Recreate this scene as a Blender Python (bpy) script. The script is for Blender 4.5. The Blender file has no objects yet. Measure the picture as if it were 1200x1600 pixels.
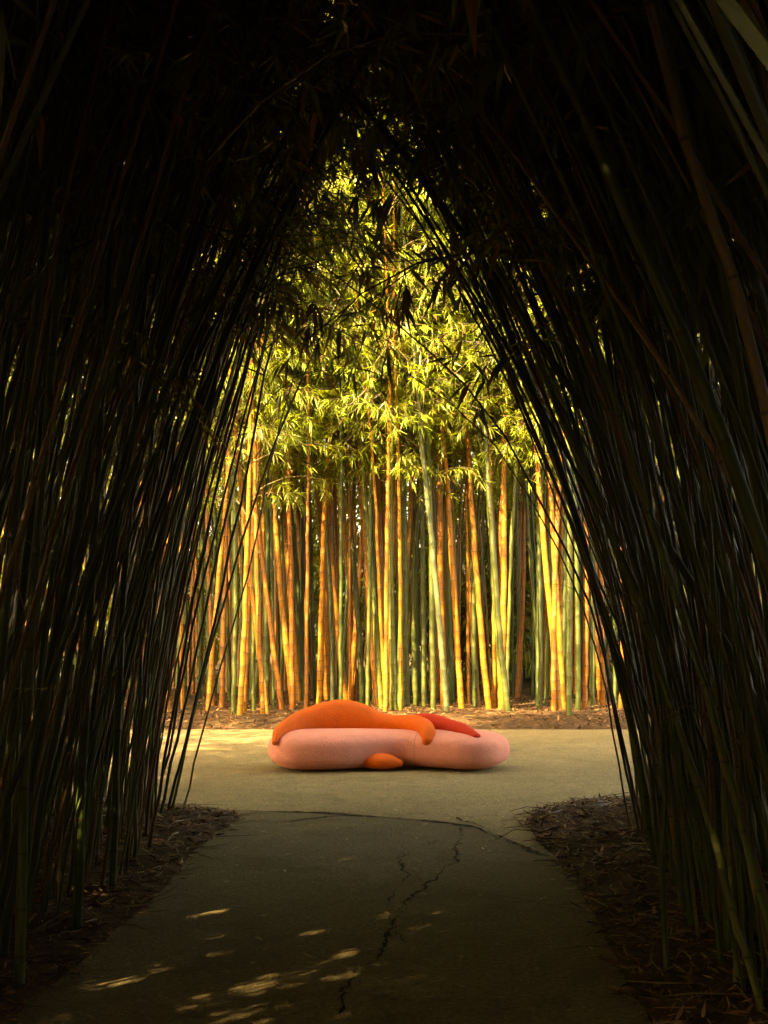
import bpy, math, random
import numpy as np

rng = np.random.default_rng(7)
random.seed(7)
R = math.radians
scene = bpy.context.scene
col = scene.collection

# ---------------------------------------------------------------- camera
F_PX, HOR, EYE = 1900.0, 985.0, 1.6          # focal length and horizon of the 1200x1600 photograph
cam = bpy.data.cameras.new("camera")
cam.sensor_fit = 'AUTO'; cam.sensor_width = 36.0
cam.lens = 36.0 * F_PX / 1600.0
cam.shift_y = (HOR - 800.0) / 1600.0
cam.clip_end = 2000.0
cam_o = bpy.data.objects.new("camera", cam)
cam_o.location = (0, 0, EYE); cam_o.rotation_euler = (R(90), 0, 0)
col.objects.link(cam_o)
scene.camera = cam_o

# ---------------------------------------------------------------- sky, sun, exposure
SUN_EL, SUN_ROT = R(38), R(221)
world = bpy.data.worlds.new("World"); scene.world = world; world.use_nodes = True
wn = world.node_tree.nodes; wl = world.node_tree.links
sky = wn.new('ShaderNodeTexSky'); sky.sky_type = 'NISHITA'; sky.sun_disc = False
sky.sun_elevation = SUN_EL; sky.sun_rotation = SUN_ROT
sky.air_density = 1.0; sky.dust_density = 5.0; sky.ozone_density = 0.4
wl.new(sky.outputs[0], wn['Background'].inputs[0])
wn['Background'].inputs[1].default_value = 0.15

sun = bpy.data.lights.new("sun", 'SUN'); sun.energy = 4.2; sun.angle = R(0.53); sun.color = (1.0, 0.88, 0.68)
sun_o = bpy.data.objects.new("sun", sun)
sd = (math.sin(SUN_ROT) * math.cos(SUN_EL), math.cos(SUN_ROT) * math.cos(SUN_EL), math.sin(SUN_EL))
from mathutils import Vector
sun_o.rotation_euler = Vector(sd).to_track_quat('Z', 'Y').to_euler()
col.objects.link(sun_o)

vs = scene.view_settings
scene.display_settings.display_device = 'sRGB'
vs.view_transform = 'Standard'; vs.look = 'None'; vs.gamma = 1.0; vs.use_curve_mapping = False
vs.exposure = 3.85
vs.use_white_balance = True; vs.white_balance_temperature = 15000; vs.white_balance_tint = 10
cy = scene.cycles
cy.use_denoising = True; cy.denoising_prefilter = 'ACCURATE'
cy.use_adaptive_sampling = True; cy.adaptive_threshold = 0.014; cy.adaptive_min_samples = 48
cy.max_bounces = 5; cy.diffuse_bounces = 3; cy.glossy_bounces = 2; cy.transmission_bounces = 4
cy.sample_clamp_indirect = 6.0

# ---------------------------------------------------------------- helpers
def px(u, v, Y):
    """world point at depth Y for a pixel of the 1200x1600 photograph"""
    return np.array([(u - 600.0) / F_PX * Y, Y, EYE - (v - HOR) / F_PX * Y])

def ground_px(u, v):
    Y = F_PX * EYE / (v - HOR)
    return np.array([(u - 600.0) / F_PX * Y, Y])

def proj(p):
    y = max(p[1], 0.05)
    return 600 + F_PX * p[0] / y, HOR - F_PX * (p[2] - EYE) / y

def tag(o, label=None, cat=None, group=None, kind=None):
    if label: o['label'] = label
    if cat: o['category'] = cat
    if group: o['group'] = group
    if kind: o['kind'] = kind
    return o

def empty(name, loc=(0, 0, 0)):
    o = bpy.data.objects.new(name, None); o.location = loc; o.empty_display_size = 0.1
    col.objects.link(o); return o

class MB:
    """collects quads; one mesh object at the end"""
    def __init__(s):
        s.v, s.f, s.m, s.t, s.n, s.k = [], [], [], [], [], 0
    def add(s, verts, quads, mat=0, tint=(1, 1, 1), node=None):
        nv = len(verts)
        if nv == 0: return
        s.v.append(np.asarray(verts, np.float32)); s.f.append(np.asarray(quads, np.int32) + s.k)
        s.m.append(np.full(len(quads), mat, np.int32))
        t = np.asarray(tint, np.float32)
        if t.ndim == 1: t = np.tile(t, (nv, 1))
        s.t.append(t)
        s.n.append(np.zeros(nv, np.float32) if node is None else np.asarray(node, np.float32))
        s.k += nv
    def tris(s):
        return 2 * sum(len(f) for f in s.f)
    def build(s, name, mats, parent=None, smooth=True, origin=(0, 0, 0)):
        me = bpy.data.meshes.new(name)
        v = np.concatenate(s.v) - np.asarray(origin, np.float32); f = np.concatenate(s.f); m = np.concatenate(s.m)
        me.vertices.add(len(v)); me.vertices.foreach_set('co', v.ravel())
        me.loops.add(f.size); me.loops.foreach_set('vertex_index', f.ravel())
        me.polygons.add(len(f))
        me.polygons.foreach_set('loop_start', np.arange(0, f.size, 4, dtype=np.int32))
        me.polygons.foreach_set('material_index', m)
        me.polygons.foreach_set('use_smooth', np.full(len(f), smooth, bool))
        a = me.attributes.new('tint', 'FLOAT_COLOR', 'POINT')
        t = np.concatenate(s.t); a.data.foreach_set('color', np.concatenate([t, np.ones((len(t), 1), np.float32)], 1).ravel())
        a = me.attributes.new('node', 'FLOAT', 'POINT'); a.data.foreach_set('value', np.concatenate(s.n))
        for mm in mats: me.materials.append(mm)
        me.update(calc_edges=True)
        o = bpy.data.objects.new(name, me); o.location = origin
        if parent is not None:
            o.parent = parent; o.location = np.asarray(origin) - np.asarray(parent.location)
        col.objects.link(o); return o

def frames(P):
    T = np.gradient(P, axis=0); T /= np.linalg.norm(T, axis=1)[:, None] + 1e-9
    ref = np.array([1.0, 0, 0]) if abs(T[0][0]) < 0.8 else np.array([0, 0, 1.0])
    A = np.cross(T, ref); A /= np.linalg.norm(A, axis=1)[:, None] + 1e-9
    B = np.cross(T, A)
    return T, A, B

def tube(P, rad, sides):
    P = np.asarray(P, float); n = len(P); rad = np.asarray(rad, float)
    T, A, B = frames(P)
    th = np.linspace(0, 2 * np.pi, sides, endpoint=False)
    V = P[:, None] + rad[:, None, None] * (np.cos(th)[None, :, None] * A[:, None] + np.sin(th)[None, :, None] * B[:, None])
    i = np.arange(n - 1)[:, None] * sides; j = np.arange(sides)[None]; j2 = (j + 1) % sides
    Q = np.stack([i + j, i + j2, i + sides + j2, i + sides + j], -1).reshape(-1, 4)
    return V.reshape(-1, 3), Q

def rotz(a):
    c, s_ = math.cos(a), math.sin(a); return np.array([[c, -s_, 0], [s_, c, 0], [0, 0, 1.0]])

def roty(a):
    c, s_ = math.cos(a), math.sin(a); return np.array([[c, 0, s_], [0, 1, 0], [-s_, 0, c]])

def fbm(x, y, seed=0):
    """cheap smooth noise from sines"""
    r = np.random.default_rng(seed); z = np.zeros_like(np.asarray(x, float))
    for k in range(14):
        a = r.uniform(0, 2 * np.pi); fr = r.uniform(0.6, 9.0); p = r.uniform(0, 6.28)
        z = z + np.sin((x * math.cos(a) + y * math.sin(a)) * fr + p) / (0.6 + fr * 0.45)
    return z / 6.0

# ---------------------------------------------------------------- materials
def new_mat(name):
    m = bpy.data.materials.new(name); m.use_nodes = True
    nt = m.node_tree; b = nt.nodes['Principled BSDF']
    return m, nt, nt.nodes, nt.links, b

def mixc(nt, fac, a, b, mode='MIX'):
    n = nt.nodes.new('ShaderNodeMix'); n.data_type = 'RGBA'; n.blend_type = mode
    for sock, val in ((n.inputs[0], fac), (n.inputs[6], a), (n.inputs[7], b)):
        if isinstance(val, bpy.types.NodeSocket): nt.links.new(val, sock)
        elif isinstance(val, (int, float)): sock.default_value = val
        else: sock.default_value = (*val, 1.0)
    return n.outputs[2]

def noise(nt, scale, detail=4, rough=0.55, vec=None, dist=0.0):
    n = nt.nodes.new('ShaderNodeTexNoise'); n.inputs['Scale'].default_value = scale
    n.inputs['Detail'].default_value = detail; n.inputs['Roughness'].default_value = rough
    n.inputs['Distortion'].default_value = dist
    if vec is not None: nt.links.new(vec, n.inputs['Vector'])
    return n.outputs['Fac']

def ramp(nt, fac, stops):
    n = nt.nodes.new('ShaderNodeValToRGB'); nt.links.new(fac, n.inputs[0])
    e = n.color_ramp.elements
    while len(e) < len(stops): e.new(0.5)
    for el, (p, c) in zip(e, stops):
        el.position = p; el.color = (*c, 1.0) if not isinstance(c, (int, float)) else (c, c, c, 1.0)
    return n.outputs[0]

def pos(nt, scale=(1, 1, 1)):
    g = nt.nodes.new('ShaderNodeNewGeometry'); mp = nt.nodes.new('ShaderNodeMapping')
    mp.inputs['Scale'].default_value = scale; nt.links.new(g.outputs['Position'], mp.inputs['Vector'])
    return mp.outputs[0]

def attr(nt, name):
    a = nt.nodes.new('ShaderNodeAttribute'); a.attribute_name = name; return a

def bump(nt, b, h, strength, dist=0.01):
    n = nt.nodes.new('ShaderNodeBump'); n.inputs['Strength'].default_value = strength
    n.inputs['Distance'].default_value = dist; nt.links.new(h, n.inputs['Height'])
    nt.links.new(n.outputs[0], b.inputs['Normal'])

def make_culm_mat():
    m, nt, N, L, b = new_mat('bamboo_culm')
    t = attr(nt, 'tint').outputs['Color']; nd = attr(nt, 'node').outputs['Fac']
    streak = noise(nt, 1.0, 5, 0.6, pos(nt, (45, 45, 2.2)))
    blotch = noise(nt, 1.0, 4, 0.6, pos(nt, (9, 9, 1.3)))
    c = mixc(nt, ramp(nt, streak, [(0.4, 0.0), (0.75, 0.35)]), t, mixc(nt, 1.0, t, (0.55, 0.62, 0.5), 'MULTIPLY'))
    c = mixc(nt, ramp(nt, blotch, [(0.52, 0.0), (0.72, 0.55)]), c, mixc(nt, 1.0, t, (1.35, 1.3, 1.6), 'MULTIPLY'))
    speck = noise(nt, 1.0, 3, 0.7, pos(nt, (120, 120, 60)))
    c = mixc(nt, ramp(nt, speck, [(0.66, 0.0), (0.74, 0.45)]), c, (0.10, 0.075, 0.04))
    c = mixc(nt, nd, c, (0.045, 0.028, 0.014))
    L.new(c, b.inputs['Base Color'])
    L.new(ramp(nt, blotch, [(0.3, 0.3), (0.75, 0.5)]), b.inputs['Roughness'])
    b.inputs['Specular IOR Level'].default_value = 0.4
    bump(nt, b, streak, 0.08, 0.004)
    return m

def make_leaf_mat():
    m, nt, N, L, b = new_mat('bamboo_leaf')
    t = attr(nt, 'tint').outputs['Color']
    L.new(t, b.inputs['Base Color']); b.inputs['Roughness'].default_value = 0.33
    b.inputs['Specular IOR Level'].default_value = 0.5
    tr = N.new('ShaderNodeBsdfTranslucent'); L.new(mixc(nt, 1.0, t, (1.4, 1.4, 0.5), 'MULTIPLY'), tr.inputs[0])
    mx = N.new('ShaderNodeMixShader'); mx.inputs[0].default_value = 0.48
    L.new(b.outputs[0], mx.inputs[1]); L.new(tr.outputs[0], mx.inputs[2])
    L.new(mx.outputs[0], N['Material Output'].inputs[0])
    return m

def make_twig_mat():
    m, nt, N, L, b = new_mat('twig')
    t = attr(nt, 'tint').outputs['Color']
    L.new(mixc(nt, noise(nt, 30.0), t, mixc(nt, 1.0, t, (0.5, 0.5, 0.5), 'MULTIPLY')), b.inputs['Base Color'])
    b.inputs['Roughness'].default_value = 0.65
    return m

def make_litter_mat():
    m, nt, N, L, b = new_mat('dry_leaf')
    t = attr(nt, 'tint').outputs['Color']
    L.new(mixc(nt, noise(nt, 60.0), t, mixc(nt, 1.0, t, (0.55, 0.5, 0.45), 'MULTIPLY')), b.inputs['Base Color'])
    b.inputs['Roughness'].default_value = 0.8; b.inputs['Specular IOR Level'].default_value = 0.1
    return m

def make_asphalt_mat(name, lo, mi, hi, stain, stone):
    m, nt, N, L, b = new_mat(name)
    p = pos(nt)
    big = noise(nt, 0.55, 5, 0.6, p, 0.6); mid = noise(nt, 5.0, 6, 0.7, p); grit = noise(nt, 34.0, 5, 0.8, p); fine = noise(nt, 110.0, 2, 0.6, p)
    c = ramp(nt, big, [(0.3, lo), (0.52, mi), (0.75, hi)])
    c = mixc(nt, ramp(nt, mid, [(0.45, 0.0), (0.7, 0.55)]), c, tuple(x * .55 for x in mi))
    st_ = noise(nt, 1.6, 7, 0.7, p, 1.2)
    c = mixc(nt, ramp(nt, st_, [(0.5, 0.0), (0.66, 0.55)]), c, stain)
    c = mixc(nt, ramp(nt, grit, [(0.36, 0.85), (0.54, 0.0)]), c, tuple(x * .28 for x in mi))
    c = mixc(nt, ramp(nt, grit, [(0.58, 0.0), (0.72, 0.6)]), c, tuple(min(1, x * 1.7) for x in mi))
    c = mixc(nt, ramp(nt, fine, [(0.38, 0.5), (0.56, 0.0)]), c, tuple(x * .4 for x in mi))
    vor = N.new('ShaderNodeTexVoronoi'); vor.inputs['Scale'].default_value = 17.0; L.new(p, vor.inputs['Vector'])
    c = mixc(nt, ramp(nt, vor.outputs['Distance'], [(0.05, 0.7), (0.13, 0.0)]), c, stone)
    L.new(c, b.inputs['Base Color'])
    b.inputs['Roughness'].default_value = 0.9; b.inputs['Specular IOR Level'].default_value = 0.15
    bump(nt, b, mixc(nt, 0.35, grit, mid), 1.0, 0.05)
    return m

def make_soil_mat():
    m, nt, N, L, b = new_mat('mulch_soil')
    p = pos(nt); a = noise(nt, 5.0, 8, 0.7, p); f = noise(nt, 55.0, 4, 0.7, p)
    c = ramp(nt, a, [(0.3, (0.035, 0.022, 0.013)), (0.55, (0.085, 0.052, 0.03)), (0.75, (0.15, 0.095, 0.055))])
    c = mixc(nt, ramp(nt, f, [(0.4, 0.6), (0.65, 0.0)]), c, (0.03, 0.02, 0.012))
    L.new(c, b.inputs['Base Color']); b.inputs['Roughness'].default_value = 0.95; b.inputs['Specular IOR Level'].default_value = 0.05
    bump(nt, b, f, 0.8, 0.03)
    return m

def make_plain(name, c, rough=0.9):
    m, nt, N, L, b = new_mat(name)
    L.new(mixc(nt, noise(nt, 40.0), c, tuple(x * 0.6 for x in c)), b.inputs['Base Color'])
    b.inputs['Roughness'].default_value = rough; b.inputs['Specular IOR Level'].default_value = 0.05
    return m

def make_fabric(name, c, c2):
    m, nt, N, L, b = new_mat(name)
    tc = N.new('ShaderNodeTexCoord').outputs['Object']
    f = noise(nt, 150.0, 5, 0.75, tc); g = noise(nt, 9.0, 5, 0.65, tc); w = noise(nt, 55.0, 3, 0.6, tc)
    k = mixc(nt, ramp(nt, f, [(0.36, 0.0), (0.64, 1.0)]), c2, c)
    k = mixc(nt, ramp(nt, w, [(0.42, 0.0), (0.7, 0.35)]), k, tuple(min(1, x * 1.18) for x in c))
    k = mixc(nt, ramp(nt, g, [(0.45, 0.0), (0.75, 0.35)]), k, tuple(x * .78 for x in c2))
    L.new(k, b.inputs['Base Color']); b.inputs['Roughness'].default_value = 1.0
    b.inputs['Specular IOR Level'].default_value = 0.05
    b.inputs['Sheen Weight'].default_value = 0.3; b.inputs['Sheen Roughness'].default_value = 0.45
    b.inputs['Sheen Tint'].default_value = (*[min(1, x * 1.5) for x in c], 1)
    bump(nt, b, mixc(nt, 0.5, f, w), 0.9, 0.012)
    return m

M_CULM, M_LEAF, M_TWIG, M_LITTER = make_culm_mat(), make_leaf_mat(), make_twig_mat(), make_litter_mat()
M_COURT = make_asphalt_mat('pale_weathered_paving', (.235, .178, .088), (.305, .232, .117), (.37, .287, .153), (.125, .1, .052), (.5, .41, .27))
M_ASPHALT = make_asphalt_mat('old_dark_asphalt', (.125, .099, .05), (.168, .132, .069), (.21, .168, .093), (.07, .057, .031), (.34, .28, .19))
M_SOIL, M_CRACK = make_soil_mat(), make_plain('crack_dirt', (0.014, 0.011, 0.007))
M_PINK = make_fabric('pink_boucle', (0.66, 0.258, 0.205), (0.52, 0.185, 0.145))
M_ORANGE = make_fabric('orange_wool', (0.66, 0.13, 0.036), (0.50, 0.084, 0.022))
M_RED = make_fabric('coral_red_wool', (0.46, 0.042, 0.026), (0.36, 0.03, 0.019))
M_SEAM = make_plain('seam_thread', (0.38, 0.135, 0.105))

# ---------------------------------------------------------------- the ground
LEFT_EDGE = [(-8, -1.6), (4.0, -1.58), (4.9, -1.56), (5.6, -1.47), (7.5, -1.38), (8.8, -1.37), (9.7, -1.30), (10.35, -1.22),
             (10.62, -1.32), (10.85, -1.62), (11.0, -2.2), (11.1, -4.0), (11.2, -8.0)]
RIGHT_EDGE = [(-8, 1.3), (4.0, 1.12), (5.3, 1.11), (6.27, 1.15), (7.5, 1.2), (8.56, 1.21), (9.8, 1.17), (10.4, 1.19),
              (10.75, 1.32), (11.05, 1.6), (11.3, 2.1), (11.45, 2.9), (11.55, 4.0), (11.7, 30.0)]
BACK_Y = 19.7
outline = [(x, y) for y, x in LEFT_EDGE] + [(-8.6, 12.5), (-8.6, 18.5), (-8.0, BACK_Y + .1), (0, BACK_Y), (10, BACK_Y + .1), (30, BACK_Y + .4)] + \
          [(x, y) for y, x in RIGHT_EDGE[::-1]]
OUT = np.array(outline, float)

def sdf(x, y):
    """signed distance to the asphalt outline, positive outside it"""
    x = np.asarray(x, float).ravel(); y = np.asarray(y, float).ravel()
    d = np.full(x.shape, 1e9); inside = np.zeros(x.shape, bool)
    n = len(OUT)
    for i in range(n):
        a, b = OUT[i], OUT[(i + 1) % n]
        e = b - a; w = np.stack([x - a[0], y - a[1]], 1)
        t = np.clip((w @ e) / (e @ e), 0, 1)
        d = np.minimum(d, np.hypot(w[:, 0] - t * e[0], w[:, 1] - t * e[1]))
        c = ((a[1] > y) != (b[1] > y))
        with np.errstate(divide='ignore', invalid='ignore'):
            xi = a[0] + (y - a[1]) / (b[1] - a[1] if b[1] != a[1] else 1e-9) * e[0]
        inside ^= c & (x < xi)
    return np.where(inside, -d, d)

def ground_z(x, y):
    x = np.asarray(x, float); y = np.asarray(y, float); sh = x.shape
    d = sdf(x, y) + 0.07 * fbm(x.ravel() * 2.2, y.ravel() * 2.2, 3)
    h = np.where(d > 0, 0.10 * (1 - np.exp(-d / 0.28)) + 0.02 * np.clip(d, 0, 2), np.maximum(-0.06, d * 0.5))
    h = h + np.where(d > 0.05, 0.035 * fbm(x.ravel() * 1.7, y.ravel() * 1.7, 5) * np.clip(d * 3, 0, 1), 0)
    return h.reshape(sh)

def axis(lo, hi, step, far):
    a = np.arange(lo, hi + step / 2, step)
    out = [hi + 1, hi + 3, hi + 8, hi + 20, hi + 60, far]
    inn = [-far, lo - 60, lo - 20, lo - 8, lo - 3, lo - 1]
    return np.concatenate([inn, a, out])

gx, gy = axis(-8, 8, 0.10, 600), axis(-2, 24, 0.12, 600)
XX, YY = np.meshgrid(gx, gy)
ZZ = ground_z(XX, YY)
nx, ny = len(gx), len(gy)
ii, jj = np.meshgrid(np.arange(nx - 1), np.arange(ny - 1))
k0 = (jj * nx + ii).ravel()
mb = MB(); mb.add(np.stack([XX.ravel(), YY.ravel(), ZZ.ravel()], 1), np.stack([k0, k0 + 1, k0 + 1 + nx, k0 + nx], 1))
tag(mb.build('ground', [M_SOIL]), kind='structure')

# asphalt: rows of quads from the left edge to the right edge (path, then the open court)
def edge_at(edge, y): return float(np.interp(y, [p[0] for p in edge], [p[1] for p in edge]))
def sheet(name, ys, z, mat, end=None, cols=49):
    rows = []
    for q, y in enumerate(ys):
        l = edge_at(LEFT_EDGE, y) if y < 11.2 else -8.7
        r = edge_at(RIGHT_EDGE, y) if y < 11.7 else 30.0
        x = np.linspace(l - .25, r + .25, cols)
        rows.append(np.stack([x, np.full(cols, y) if end is None else np.minimum(y, end(x)), np.full(cols, z)], 1))
    V = np.concatenate(rows); i, j = np.meshgrid(np.arange(cols - 1), np.arange(len(ys) - 1)); k0 = (j * cols + i).ravel()
    m = MB(); m.add(V, np.stack([k0, k0 + 1, k0 + cols + 1, k0 + cols], 1))
    return tag(m.build(name, [mat]), kind='structure')

# the old path ends at a broken joint where the paler court begins
joint = lambda x: np.interp(x, [-1.6, -1.16, -.3, 0, .42, .73, .93, 1.16, 1.6], [10.9, 10.78, 10.62, 10.42, 10.22, 9.97, 9.35, 8.6, 8.2]) + .10 * fbm(x * 4, x * 0, 11) + .05 * fbm(x * 13, x * 0, 12) + .02 * np.sin(x * 57)
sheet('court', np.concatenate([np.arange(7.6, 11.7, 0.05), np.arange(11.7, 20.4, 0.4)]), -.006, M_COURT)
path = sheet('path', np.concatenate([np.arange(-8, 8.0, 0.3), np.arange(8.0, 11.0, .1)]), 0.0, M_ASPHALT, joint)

def crack(pts, width, seed):
    r = np.random.default_rng(seed)
    P = np.array([ground_px(u, v) for u, v in pts])
    s = np.concatenate([[0], np.cumsum(np.hypot(*np.diff(P, axis=0).T))])
    q = np.arange(0, s[-1], 0.035)
    C = np.stack([np.interp(q, s, P[:, 0]), np.interp(q, s, P[:, 1])], 1)
    wob = np.cumsum(r.normal(0, 0.012, (len(q), 2)), 0); wob -= np.linspace(0, 1, len(q))[:, None] * wob[-1]
    C = C + wob + r.normal(0, 0.006, C.shape)
    T = np.gradient(C, axis=0); T /= np.linalg.norm(T, axis=1)[:, None]; Nn = np.stack([-T[:, 1], T[:, 0]], 1)
    w = 1.35 * width * r.uniform(0.15, 1.7, len(q)) * (.7 + .5 * np.sin(q * 5 + seed)) * np.clip(np.minimum(q, q[-1] - q) / 0.3, 0.08, 1)
    A, B = C + Nn * w[:, None], C - Nn * w[:, None] * r.uniform(0.4, 1.2, len(q))[:, None]
    V = np.concatenate([np.c_[A, np.full(len(q), .004)], np.c_[B, np.full(len(q), .004)]])
    n = len(q); k = np.arange(n - 1)
    m = MB(); m.add(V, np.stack([k, k + 1, k + 1 + n, k + n], 1)); m.build('crack', [M_CRACK], path)

crack([(520, 1600), (540, 1525), (580, 1480), (590, 1440), (605, 1410), (650, 1380), (690, 1345), (705, 1312), (720, 1290)], 0.008, 1)
crack([(590, 1445), (620, 1460), (640, 1500)], 0.007, 2)
crack([(575, 1430), (600, 1455), (618, 1430), (640, 1440)], 0.008, 3)
crack([(395, 1268), (460, 1268), (540, 1272), (600, 1278), (680, 1282), (740, 1290), (790, 1312), (860, 1342)], 0.016, 4)
crack([(400, 1290), (470, 1282), (560, 1273), (640, 1271), (690, 1273)], 0.010, 5)
crack([(690, 1272), (740, 1288), (770, 1300)], 0.008, 6)
crack([(700, 1310), (660, 1340), (620, 1392), (600, 1425)], 0.006, 8)

# ---------------------------------------------------------------- the sofa
def superellipse(n, e):
    th = np.linspace(0, 2 * np.pi, n, endpoint=False)
    c, s_ = np.cos(th), np.sin(th)
    return np.sign(c) * np.abs(c) ** (2 / e), np.sign(s_) * np.abs(s_) ** (2 / e)

def cr(P, n):
    """Catmull-Rom through the rows of P (position and section sizes together)"""
    P = np.asarray(P, float); P = np.vstack([2 * P[0] - P[1], P, 2 * P[-1] - P[-2]])
    out = []
    for i in range(1, len(P) - 2):
        t = np.linspace(0, 1, n, endpoint=(i == len(P) - 3))[:, None]
        a, b, c, d = P[i - 1], P[i], P[i + 1], P[i + 2]
        out.append(0.5 * (2 * b + (c - a) * t + (2 * a - 5 * b + 4 * c - d) * t ** 2 + (3 * b - a - 3 * c + d) * t ** 3))
    return np.concatenate(out)

def sweep(rows, e, sides, cap0, cap1, upvec=(0, 0, 1), per=8, ce=2.0):
    """rows: x, y, z, half width, half height; the ends close over a rounded cap of the given length"""
    S = cr(rows, per); P, w, h = S[:, :3], np.maximum(S[:, 3], 0.004), np.maximum(S[:, 4], 0.004)
    T = np.gradient(P, axis=0); T /= np.linalg.norm(T, axis=1)[:, None]
    b = np.cos(np.linspace(np.pi / 2, 0.04, 9)); a = (1 - b ** ce) ** (1 / ce)
    P = np.vstack([P[0] - T[0] * cap0 * b[::-1][:, None], P[1:-1], P[-1] + T[-1] * cap1 * b[:, None]])
    w = np.concatenate([w[0] * a[::-1], w[1:-1], w[-1] * a]); h = np.concatenate([h[0] * a[::-1], h[1:-1], h[-1] * a])
    T = np.vstack([np.tile(T[0], (9, 1)), T[1:-1], np.tile(T[-1], (9, 1))])
    up = np.asarray(upvec, float)
    A = np.cross(T, up); A /= np.linalg.norm(A, axis=1)[:, None] + 1e-9
    B = np.cross(A, T)
    cx, sx = superellipse(sides, e)
    V = P[:, None] + w[:, None, None] * cx[None, :, None] * A[:, None] + h[:, None, None] * sx[None, :, None] * B[:, None]
    n = len(P); i = np.arange(n - 1)[:, None] * sides; j = np.arange(sides)[None]; j2 = (j + 1) % sides
    Q = np.stack([i + j, i + j2, i + sides + j2, i + sides + j], -1).reshape(-1, 4)
    V = V.reshape(-1, 3)
    # close both poles
    k = len(V); V = np.vstack([V, P[0], P[-1]])
    j = np.arange(0, sides, 2); j1 = (j + 1) % sides; j2 = (j + 2) % sides
    Q = np.vstack([Q, np.stack([np.full(len(j), k), j2, j1, j], 1), np.stack([np.full(len(j), k + 1), (n - 1) * sides + j, (n - 1) * sides + j1, (n - 1) * sides + j2], 1)])
    return V, Q

sofa = empty('sofa', (0.05, 14.2, 0.0))
tag(sofa, 'curvy pink sofa with an orange wave backrest, on the paved court', 'sofa')

def part(name, V, Q, mat, parent=sofa, sub=1):
    m = MB(); m.add(V, Q); o = m.build(name, [mat], parent, origin=tuple(sofa.location) if parent is sofa else tuple(sofa.location))
    if parent is not sofa: o.location = (0, 0, 0)
    if sub:
        md = o.modifiers.new('sub', 'SUBSURF'); md.levels = sub; md.render_levels = sub
    return o

# bean-shaped seat: two lobes, waist drawn back in the middle
seat_rows = [(-0.92, 14.12, .222, .50, .226), (-0.62, 14.17, .222, .51, .226), (-0.28, 14.28, .222, .45, .220), (0.05, 14.36, .224, .41, .211),
             (0.38, 14.35, .224, .42, .210), (0.70, 14.25, .222, .475, .217), (1.01, 14.14, .218, .52, .220)]
V, Q = sweep(seat_rows, 3.0, 44, 0.43, 0.44, ce=2.35)
V[:, 2] = np.where(V[:, 2] < 0.012, 0.012, V[:, 2])
seat = part('seat', V, Q, M_PINK)
G = V[:-2].reshape(-1, 44, 3)
for xs, sel in ((0.46, slice(None)),):      # sewn seams: one behind the curl, one round the right end
    i = int(np.argmin(np.abs(G[:, :, 0].mean(1) - xs))); ring = G[i]
    ring = ring[(ring[:, 2] > .05)]; c0 = ring.mean(0); ring = ring[np.argsort(np.arctan2(ring[:, 2] - .22, ring[:, 1] - c0[1]) % (2 * np.pi) + 0)]
    ring = np.array(sorted(ring.tolist(), key=lambda p: (np.arctan2(p[2] - .22, p[1] - c0[1]) - np.arctan2(-.17, .1)) % (2 * np.pi)))
    tv, tq = tube(c0 + (ring - c0) * 1.0, np.full(len(ring), .0028), 5); part('seam', tv, tq, M_SEAM, parent=seat, sub=0)
back_rows = [(-1.235, 13.725, .335, .030, .035), (-1.215, 13.86, .415, .055, .06), (-1.16, 14.06, .45, .08, .095), (-1.05, 14.28, .48, .10, .14), (-0.88, 14.46, .50, .13, .19), (-0.66, 14.56, .52, .15, .235),
             (-0.48, 14.60, .525, .155, .245), (-0.28, 14.60, .51, .15, .215), (-0.08, 14.58, .475, .135, .155),
             (0.10, 14.54, .475, .12, .118), (0.25, 14.47, .485, .115, .112), (0.38, 14.35, .485, .11, .112), (0.475, 14.14, .46, .10, .108), (0.505, 13.97, .41, .088, .10), (0.50, 13.88, .335, .066, .078)]
V, Q = sweep(back_rows, 2.15, 28, 0.03, 0.06)
part('backrest', V, Q, M_ORANGE)
arm_rows = [(0.34, 14.62, .46, .10, .12), (0.48, 14.58, .475, .12, .135), (0.62, 14.50, .47, .125, .125), (0.76, 14.30, .46, .12, .10), (0.91, 14.02, .45, .10, .070), (1.04, 13.79, .405, .055, .034)]
V, Q = sweep(arm_rows, 2.1, 24, 0.05, 0.06)
tag(part('armrest', V, Q, M_RED), 'coral red pointed armrest lying on the seat')
foot_rows = [(-0.16, 13.97, .105, .15, .088), (-0.04, 13.93, .104, .17, .096), (0.08, 13.93, .094, .15, .080), (0.16, 13.94, .082, .10, .05)]
V, Q = sweep(foot_rows, 2.1, 24, 0.09, 0.06)
V[:, 2] = np.maximum(V[:, 2], 0.008)
tag(part('foot_cushion', V, Q, M_ORANGE), 'orange pebble shaped cushion tucked under the front waist')

# ---------------------------------------------------------------- bamboo
# leafy side branches, made once and copied into the crowns
def leaf(base, d, length, width, r):
    d = d / (np.linalg.norm(d) + 1e-9)
    side = np.cross(d, np.array([0, 0, 1.0])) + r.normal(0, .35, 3)
    side -= d * (side @ d); side /= np.linalg.norm(side) + 1e-9
    dn = np.array([0, 0, -1.0])
    m = base + d * length * .38 + dn * length * .02
    return [base, m + side * width / 2, base + d * length + dn * length * .14, m - side * width / 2]

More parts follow.
